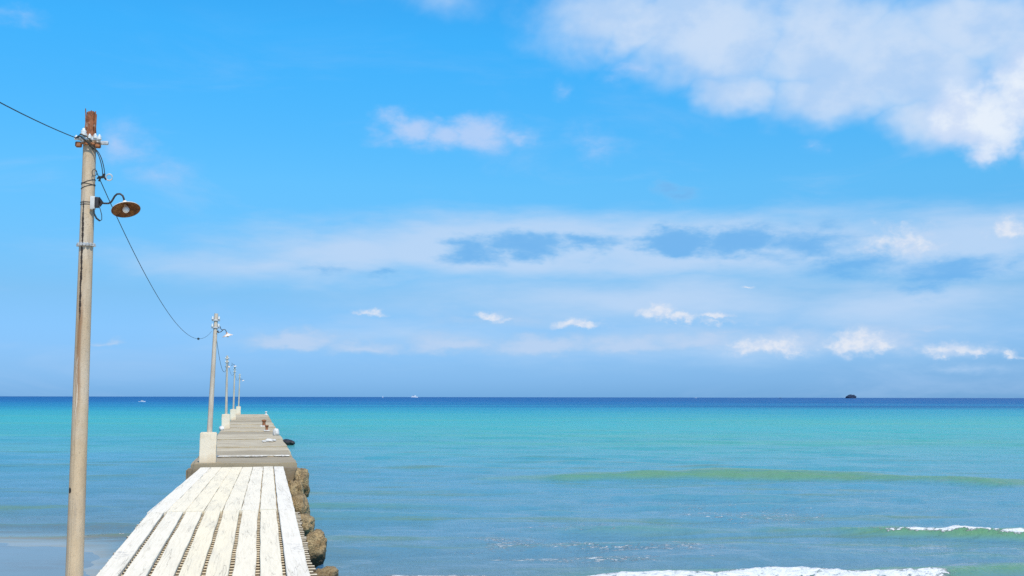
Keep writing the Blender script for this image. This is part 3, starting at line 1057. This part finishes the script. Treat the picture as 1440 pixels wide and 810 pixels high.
# the near post, in full
post = empty('lamp_post', 'tall cracked concrete lamp post with rusted broken top, nearest the camera', 'lamp post', at(-1.527, 10.52), R(8.3), 'lamp posts along the pier')
post.rotation_euler = (0, -0.0066, R(8.3))           # a slight lean
ZB, ZT, RB_, RT_ = -1.45, 4.52, 0.086, 0.058
rad = lambda z: radius(z, ZB, ZT, RB_, RT_)
b_ = MB()
prof = []
for k in range(61):
    z = ZB + (ZT - ZB) * k / 60
    prof.append((rad(z) * (1 + 0.012 * noise.noise((0, 0, z * 2.0))), z))
b_.lathe(prof, 40)
# ragged break at the head
for v in b_.bm.verts:
    if v.co.z > ZT - 0.01 and v.co.length > 0:
        v.co.z += 0.06 * noise.noise((math.atan2(v.co.y, v.co.x) * 2, 3, 0))
shaft = b_.build('shaft', M['pole_crack'], post)
# rusted core standing out of the broken head
b_ = MB()
t = bmesh.new()
bmesh.ops.create_cone(t, cap_ends=True, segments=22, radius1=0.050, radius2=0.039, depth=0.25)
bmesh.ops.subdivide_edges(t, edges=t.edges[:], cuts=4)
for v in t.verts:
    n_ = noise.noise_vector(v.co * 22) * 0.019 + noise.noise_vector(v.co * 60) * 0.006
    v.co += n_
bmesh.ops.translate(t, vec=(0.002, 0, ZT + 0.125), verts=t.verts)
b_.join(t)
b_.build('rusted_core', M['rebar'], post, angle=25)
for k, (an, ln) in enumerate(((2.9, .20), (3.7, .28), (5.0, .26), (5.9, .26), (0.4, .24), (1.6, .25))):
    b_ = MB()
    x, y = 0.044 * math.cos(an), 0.044 * math.sin(an)
    b_.tube([(x, y, ZT - .03), (x * 1.05 + .002, y * 1.05, ZT + ln * .6), (x * 1.15, y * 1.1, ZT + ln)], [.0055, .006, .005], 6)
    b_.build('rebar', M['rust'], post)
# bracket with insulators
b_ = MB()
zc = 4.50
b_.box((0.0, -.083, zc), (.235, .03, .035), None, .006, 1)
b_.box((0.03, .083, zc), (.24, .03, .035), None, .006, 1)
for sx in (-1, 1):
    b_.tube([(sx * .082, -.10, zc), (sx * .082, .10, zc)], .008, 8)
cross = b_.build('crossarm', M['galv'], post)
b_ = MB()
b_.box((-.085, -.06, zc - .055), (.055, .05, .05), None, .008, 1)
b_.box((.085, -.05, zc - .055), (.05, .05, .05), None, .008, 1)
b_.box((0, -.078, zc - .046), (.13, .012, .02), None, .003, 1)
b_.build('bracket', M['rust'], post)
for p, s in (((-.035, -.095, zc + .020), .95), ((-.10, -.09, zc - .02), .6), ((.02, -.095, zc - .005), .6), ((.105, -.085, zc - .01), .65), ((.07, -.095, zc + .0), .6)):
    b_ = MB()
    insulator(b_, p, s)
    b_.build('insulator', M['porcelain'], post)
b_ = MB()
b_.tube([(-.105, -.105, zc - .01), (-.06, -.112, zc + .012), (-.02, -.108, zc - .02), (.01, -.10, zc - .05), (.05, -.07, zc - .10)], .006, 6)
b_.tube([(-.10, -.10, zc + .0), (-.05, -.13, zc + .03), (.0, -.11, zc + .01), (.04, -.10, zc - .03)], .005, 6)
b_.build('tie_wire', M['wire'], post)
# loose feed looping down to a connector
b_ = MB()
for o1, o2 in ((0, 0), (-.018, .012)):
    pts = []
    for k in range(15):
        u = k / 14
        pts.append((.03 + .135 * (u ** .8) + .03 * math.sin(u * 3.1) + o1, -.075 - .02 * u, 4.42 - .29 * u ** 1.2 + .012 * math.sin(u * 7) + o2 * (1 - u)))
    b_.tube(pts, .0045, 6)
for (sx, sz, ex, ez) in ((.145, 4.13, .10, 4.12), (.145, 4.13, .18, 4.11), (.15, 4.145, .115, 4.095), (.15, 4.13, .165, 4.165)):
    b_.tube([(sx, -.09, sz), ((sx + ex) / 2, -.10, (sz + ez) / 2 + .012), (ex, -.09, ez)], .009, 6)
ring = [(.068 + .022 * math.cos(a), -.07, 4.18 + .03 * math.sin(a)) for a in np.linspace(0, 6.28, 17)]
b_.tube(ring, .0035, 5)
b_.build('loose_wire', M['wire'], post)
b_ = MB()
b_.tube([(.205 + .028 * math.cos(a), -.09, 4.135 + .03 * math.sin(a)) for a in np.linspace(0, 6.0, 17)], .0065, 6)
b_.build('wire_ring', M['galv'], post)
# clamp half-way and fine bindings
b_ = MB()
band(b_, 3.505, rad(3.5) - .002, .026)
for k in range(9):
    a = -math.pi * k / 8
    insulator(b_, ((rad(3.5) + .012) * math.cos(a), (rad(3.5) + .012) * math.sin(a), 3.49), .42)
b_.build('clamp_band', M['galv'], post)
b_ = MB()
for z, tl in ((4.10, .35), (4.055, .3), (4.08, -.15), (3.905, 0), (3.885, 0)):
    b_ = MB()
    pts = [((rad(z) + .002) * math.cos(a), (rad(z) + .002) * math.sin(a), z + tl * .07 * math.cos(a)) for a in np.linspace(0, 6.2832, 29)]
    b_.tube(pts, .0032, 5, cap=False)
    b_.build('binding_wire', M['arm'], post)
# lamp: box, joint, swan-neck arm, shade
b_ = MB()
b_.box((.060, -.055, 3.895), (.045, .05, .125), None, .008, 2)
b_.build('junction_box', M['whitebox'], post)
b_ = MB()
b_.box((.098, -.055, 3.90), (.04, .06, .10), None, .012, 2)
b_.tube([(.08, -.055, 3.90), (.118, -.055, 3.935), (.135, -.055, 3.90), (.118, -.055, 3.865)], [.012, .02, .022, .012], 8)
neck = [(.12, 3.898), (.165, 3.893), (.20, 3.893), (.222, 3.905), (.238, 3.93), (.254, 3.962), (.275, 3.983), (.303, 3.985), (.326, 3.968), (.338, 3.94), (.343, 3.91)]
b_.tube([(x, -.055 - .05 * (x - .12), z) for x, z in neck], .0088, 10)
b_.build('lamp_arm', M['arm'], post)
shade_part(post, (.356, -.082, 3.872), R(-22), R(-14), .88)
b_ = MB()
pts = [(.075, -.08, 3.835), (.082, -.09, 3.79), (.105, -.09, 3.745), (.135, -.085, 3.722), (.150, -.08, 3.735), (.148, -.08, 3.78), (.13, -.075, 3.84), (.115, -.07, 3.875)]
b_.tube(pts[:4], .0085, 6)
b_.tube(pts[3:], .0035, 6)
b_.build('lamp_cable', M['wire'], post)

# the posts on the pier share one build: white block, slimmer shaft, lamp on the sea side
post2 = empty('lamp_post', 'lamp post on the big white block at the start of the concrete deck', 'lamp post', at(-1.36, 36.05), PIER, 'lamp posts along the pier')
b_ = MB()
b_.join(ragged_box(-.262, .262, -.24, .24, -0.03, .95, (5, 4, 8), 0.022, 0.022, 4.0))
b_.build('footing_block', M['block'], post2, angle=35)
LEAN = 0.026
Lm = Matrix.Shear('XY', 4, (LEAN, 0.0))
b_ = MB()
b_.lathe([(radius(z, .9, 4.80, .086, .062), z) for z in np.linspace(.9, 4.80, 24)], 24, Lm)
b_.build('shaft', M['pole'], post2)
for zc in (4.58, 4.34):
    b_ = MB()
    b_.box((0, -.075, zc), (.26, .03, .045), Lm, .005, 1)
    b_.box((0, .075, zc), (.26, .03, .045), Lm, .005, 1)
    for sx in (-1, 1):
        b_.tube([(sx * .10, -.095, zc), (sx * .10, .095, zc)], .010, 8, Lm)
    b_.build('crossarm', M['galv'], post2)
for zc in (4.58, 4.34):
    for x in (-.10, .10):
        b_ = MB()
        insulator(b_, (x + LEAN * zc, -.08, zc + .02), 1.3)
        b_.build('insulator', M['porcelain'], post2)
b_ = MB()
nk = [(.06, 4.20), (.14, 4.19), (.19, 4.21), (.23, 4.26), (.28, 4.285), (.325, 4.265), (.345, 4.22), (.35, 4.17)]
b_.tube([(x + LEAN * 4.2, -.03, z) for x, z in nk], .013, 8)
b_.tube([(.06 + LEAN * 4.3, -.06, 4.40), (.15 + LEAN * 4.3, -.06, 4.37), (.17 + LEAN * 4.3, -.05, 4.30), (.22 + LEAN * 4.3, -.05, 4.27)], .012, 6)
b_.tube([(.055 + LEAN * 4.2, -.08, 4.19), (.09 + LEAN * 4.2, -.09, 4.24), (.10 + LEAN * 4.2, -.08, 4.16)], .018, 6)
b_.build('lamp_arm', M['arm'], post2)
shade_part(post2, (.385 + LEAN * 4.1, -.03, 4.13), R(4), R(-15), 1.2)

FAR_POSTS = [
    ((-1.68, 73.1), -.010, 'slim lamp post on the second white block from the shore end'),
    ((-1.72, 101.5), 0.006, 'lamp post on the third white block, its lamp at the very top'),
    ((-1.62, 130.2), 0.008, 'farthest lamp post, on the white block at the sea end of the pier'),
]
far_posts = []
for k, ((x, y), ln, lab) in enumerate(FAR_POSTS):
    c = copy_tree(post2)
    c.location = at(x, y)
    c.rotation_euler = (0, ln - LEAN, PIER)
    c['label'] = lab
    far_posts.append(c)
# small differences between the far ones: turned arms, a lamp right on top
ch = {c.name.split('.')[0]: c for c in far_posts[0].children}
for n_ in ('lamp_arm', 'lamp_shade'):
    ch[n_].rotation_euler = (0, 0, R(78))
for c in far_posts[1].children:
    if c.name.split('.')[0] in ('lamp_arm', 'lamp_shade'):
        c.location = (-0.36, 0, 0.78)
for c in far_posts[2].children:
    if c.name.split('.')[0] in ('lamp_arm', 'lamp_shade'):
        c.location = (0.0, 0, -0.12)

# ------------------------------------------------------------------ overhead wires
def wire(a, c, sag, rad_, label, splice=None, n=60):
    a, c = Vector(a), Vector(c)
    b_ = MB()
    pts = []
    for k in range(n + 1):
        u = k / n
        p = a.lerp(c, u)
        p.z -= sag * 4 * u * (1 - u)
        pts.append(p)
    o3 = pts[0].copy()
    b_.tube([p - o3 for p in pts], rad_, 6)
    o = b_.build('overhead_wire', M['wire'])
    o.location = o3
    tag(o, label, 'wire', 'overhead wires strung between the lamp posts')
    if splice is not None:
        u = splice
        p = a.lerp(c, u)
        p.z -= sag * 4 * u * (1 - u)
        q = a.lerp(c, u + .012)
        q.z -= sag * 4 * (u + .012) * (1 - u - .012)
        MB().tube([p - o3, p.lerp(q, .3) - o3, p.lerp(q, .7) - o3, q - o3], [.008, .03, .03, .008], 8).build('wire_splice', M['wire'], o)
    return o


wire(at(-1.66, 10.46, 4.50), at(-2.6, -14.0, 4.5), .98, 0.0044, 'overhead wire leaving the nearest lamp post towards the left edge')
wire(at(-1.50, 10.5, 4.235), at(-1.36, 36.0, 4.22), .78, 0.0044, 'overhead wire sagging from the nearest lamp post to the second one', splice=.70)
wire(at(-1.25, 36.1, 4.28), at(-1.66, 73.0, 4.4), 1.0, 0.009, 'thin overhead wire hanging seaward from the post on the big block')
wire(at(-1.66, 73.1, 4.4), at(-1.70, 101.4, 4.4), .6, 0.009, 'thin overhead wire between the second and third white block posts')
wire(at(-1.70, 101.6, 4.4), at(-1.62, 130.1, 4.4), .6, 0.009, 'thin overhead wire between the two farthest lamp posts')


# ------------------------------------------------------------------ boulders beside the walkway
def boulder(name, label, loc, size, seed, rz=0.0, sub=4, mat='rock', group=None, rough=1.0):
    bm = bmesh.new()
    bmesh.ops.create_icosphere(bm, subdivisions=sub, radius=1.0)
    s = Vector((seed * 3.1, seed * 1.7, seed))
    for v in bm.verts:
        p = v.co.normalized()
        cell = noise.noise(p * 1.1 + s) * 0.28 + noise.noise(p * 2.6 + s) * 0.14 * rough + noise.noise(p * 6 + s) * 0.10 * rough + noise.noise(p * 14 + s) * 0.055 * rough
        # squared-off faces
        q = Vector(tuple(math.copysign(abs(c) ** 0.84, c) for c in p))
        v.co = q * (0.92 + cell)
        v.co = Vector((v.co.x * size[0], v.co.y * size[1], v.co.z * size[2]))
    b_ = MB()
    b_.bm.free()
    b_.bm = bm
    o = b_.build(name, M[mat], angle=50)
    o.location = loc
    o.rotation_euler = (0, 0, rz)
    tag(o, label, 'rock', group)
    return o


GR = 'boulders along the right side of the walkway'
boulder('boulder', 'pale upright boulder against the corner of the concrete pier', at(1.56, 34.6, -.62), (.27, .45, .52), 1.3, PIER, group=GR)
boulder('boulder', 'tan boulder second from the pier corner beside the walkway', at(1.28, 33.3, -.84), (.30, .50, .48), 2.1, PIER, group=GR)
boulder('boulder', 'rough boulder under the walkway edge, below the tan one near the pier', at(1.30, 30.6, -1.04), (.32, .6, .44), 3.7, PIER, group=GR)
boulder('boulder', 'squat pitted boulder with dark wet foot, midway down the row', at(1.31, 27.6, -1.16), (.31, .44, .35), 4.4, PIER, group=GR)
boulder('boulder', 'big round tan boulder with black hollow beneath, second nearest', at(1.40, 24.4, -1.24), (.31, .38, .38), 5.2, PIER, group=GR)
boulder('boulder', 'weed-speckled boulder nearest the camera at the foot of the row', at(1.42, 21.6, -1.52), (.38, .46, .32), 6.6, PIER, group=GR)
boulder('boulder', 'dark wedge of rock between the wet-footed boulder and the walkway', at(1.06, 26.0, -1.40), (.26, .5, .28), 7.9, PIER, sub=3, group=GR)
boulder('boulder', 'low dark rock awash beside the rough boulder near the pier', at(1.52, 31.6, -1.5), (.30, .42, .24), 12.3, PIER, sub=3, group=GR)
M['blackrock'] = simple('black_wet_rock', (0.035, 0.030, 0.028), 0.55, 0, 0.5, 6)
boulder('rock', 'small black rock breaking the water right of the pier', at(2.55, 84.5, -1.40), (.55, .8, .28), 8.2, PIER + .2, 3, 'blackrock', rough=1.6)

# ------------------------------------------------------------------ small things on the deck
def bollard(label, loc, s=1.0, mat='rust', top='plaster'):
    o = empty('bollard', label, 'bollard', loc, PIER, 'mooring bollards on the pier deck')
    MB().box((0, 0, .05 * s), (.44 * s, .40 * s, .10 * s), None, .02, 2).build('base', M[top], o)
    MB().lathe([(.12 * s, .10 * s), (.105 * s, .18 * s), (.10 * s, .30 * s), (.13 * s, .36 * s), (.16 * s, .40 * s), (.15 * s, .45 * s), (.06 * s, .48 * s)], 18).build('head', M[mat], o)
    return o


bollard('rust-brown mooring bollard on the deck, the taller of the middle pair', at(.78, 76.0, .03), 1.05)
bollard('low rusty mooring bollard with pinkish base, nearer of the middle pair', at(.86, 66.9, .02), .78)
bollard('small bollard on the far right corner of the pier', at(1.50, 125.3, .02), .9, 'plaster')
o = boulder('stone', 'white painted stone on the right edge of the pier deck', at(1.27, 59.4, .16), (.19, .24, .26), 9.1, PIER, 3, 'plaster', 'loose white stones on the pier')
o = boulder('stone', 'white stone on the left edge of the deck, behind the big block', at(-1.85, 68.8, .12), (.16, .22, .20), 10.4, PIER, 3, 'plaster', 'loose white stones on the pier')
RUB = 'rubble lumps on the pier deck'
labs = ['grey rubble lump on the right of the deck, biggest of three', 'flat rubble chip left of the biggest lump on the deck', 'small rubble chip right of the biggest lump on the deck']
for (x, y, s), lab in zip(((.80, 51.6, .17), (.55, 51.0, .10), (1.02, 52.3, .11)), labs):
    boulder('rubble', lab, at(x, y, .02 + s * .3), (s, s * 1.2, s * .5), 11 + x * 5, x * 3, 3, 'plaster', RUB)


# ------------------------------------------------------------------ boats and islet on the horizon
def polar(az, d, z=SEA):
    return Vector((d * math.sin(R(az)), d * math.cos(R(az)), z))


def hull_mesh(L, B, D, bowrise=1.25):
    """A hull along x with a pointed bow at +x."""
    mb = MB()
    vs, fs = [], []
    n = 16
    for i in range(n + 1):
        u = i / n
        x = -L / 2 + L * u
        w = B / 2 * (min(1, 0.8 + u) if u < .5 else max(0.02, 1 - ((u - .5) / .5) ** 2.2))
        h = D * (1 + (bowrise - 1) * u ** 2)
        for yy, zz in ((-w, h), (-w * .9, h * .45), (-w * .55, -D * .3), (0, -D * .45), (w * .55, -D * .3), (w * .9, h * .45), (w, h)):
            vs.append((x, yy, zz))
    for i in range(n):
        for k in range(6):
            fs.append((i * 7 + k, i * 7 + 7 + k, i * 7 + 8 + k, i * 7 + 1 + k))
        fs.append((i * 7 + 6, i * 7 + 13, i * 7 + 7, i * 7))
    fs.append(tuple(range(7)))
    fs.append(tuple(n * 7 + k for k in range(7))[::-1])
    mb.add(vs, fs)
    return mb


def boat(name, label, cat, az, d, L, kind, rz=0.0):
    o = empty(name, label, cat, polar(az, d), rz)
    hull_mesh(L, L * .24, L * .10).build('hull', M['paint'], o)
    if kind == 'ferry':
        c = MB().box((-L * .05, 0, L * .16), (L * .62, L * .19, L * .12), None, L * .01, 2).build('deckhouse', M['paint'], o)
        MB().box((-L * .05, 0, L * .165), (L * .55, L * .195, L * .022), None).build('window_band', M['glass'], c)
        MB().box((L * .10, 0, L * .255), (L * .16, L * .15, L * .07), None, L * .01, 2).build('wheelhouse', M['paint'], o)
        MB().box((-L * .18, 0, L * .27), (L * .08, L * .06, L * .10), None, L * .01, 2).build('funnel', M['hullblue'], o)
    elif kind == 'sail':
        MB().tube([(0, 0, L * .08), (0, 0, L * 1.15)], L * .012, 8).build('mast', M['paint'], o)
        vs = [(-.02 * L, 0, .16 * L), (-.02 * L, 0, 1.12 * L), (-.42 * L, .03 * L, .18 * L), (-.02 * L, .01 * L, .16 * L), (-.02 * L, .01 * L, 1.12 * L), (-.42 * L, .04 * L, .18 * L)]
        MB().add(vs, [(0, 1, 2), (5, 4, 3), (0, 3, 4, 1), (1, 4, 5, 2), (2, 5, 3, 0)])
        b_ = MB()
        b_.add(vs, [(0, 1, 2), (5, 4, 3), (0, 3, 4, 1), (1, 4, 5, 2), (2, 5, 3, 0)])
        b_.build('sail', M['paint'], o, smooth=False)
    else:
        MB().box((L * .02, 0, L * .17), (L * .3, L * .17, L * .12), None, L * .02, 2).build('cabin', M['paint' if kind != 'work' else 'hullblue'], o)
        MB().box((L * .03, 0, L * .19), (L * .25, L * .175, L * .04), None).build('windscreen', M['glass'], o)
        MB().tube([(-L * .05, 0, L * .2), (-L * .05, 0, L * .42)], L * .015, 8).build('mast', M['arm'], o)
    return o


boat('ferry', 'white ferry on the horizon, the larger white vessel', 'boat', -5.19, 7000, 46, 'ferry', R(4))
boat('sailing_boat', 'tiny white sailing boat on the horizon left of the ferry', 'boat', -6.85, 6500, 10, 'sail', R(20))
boat('motor_yacht', 'small white motor yacht on the horizon far right of the ferry', 'boat', 9.75, 6500, 17, 'yacht', R(170))
o = boat('fishing_boat', 'tiny dark fishing boat on the horizon just left of the islet', 'boat', 14.05, 6500, 15, 'work', R(10))
[c.data.materials.clear() or c.data.materials.append(M['hullblue']) for c in o.children if c.name.startswith('hull')]
boat('speedboat', 'little white speedboat on the water behind the nearest lamp post', 'boat', -19.02, 780, 4.6, 'yacht', R(5))

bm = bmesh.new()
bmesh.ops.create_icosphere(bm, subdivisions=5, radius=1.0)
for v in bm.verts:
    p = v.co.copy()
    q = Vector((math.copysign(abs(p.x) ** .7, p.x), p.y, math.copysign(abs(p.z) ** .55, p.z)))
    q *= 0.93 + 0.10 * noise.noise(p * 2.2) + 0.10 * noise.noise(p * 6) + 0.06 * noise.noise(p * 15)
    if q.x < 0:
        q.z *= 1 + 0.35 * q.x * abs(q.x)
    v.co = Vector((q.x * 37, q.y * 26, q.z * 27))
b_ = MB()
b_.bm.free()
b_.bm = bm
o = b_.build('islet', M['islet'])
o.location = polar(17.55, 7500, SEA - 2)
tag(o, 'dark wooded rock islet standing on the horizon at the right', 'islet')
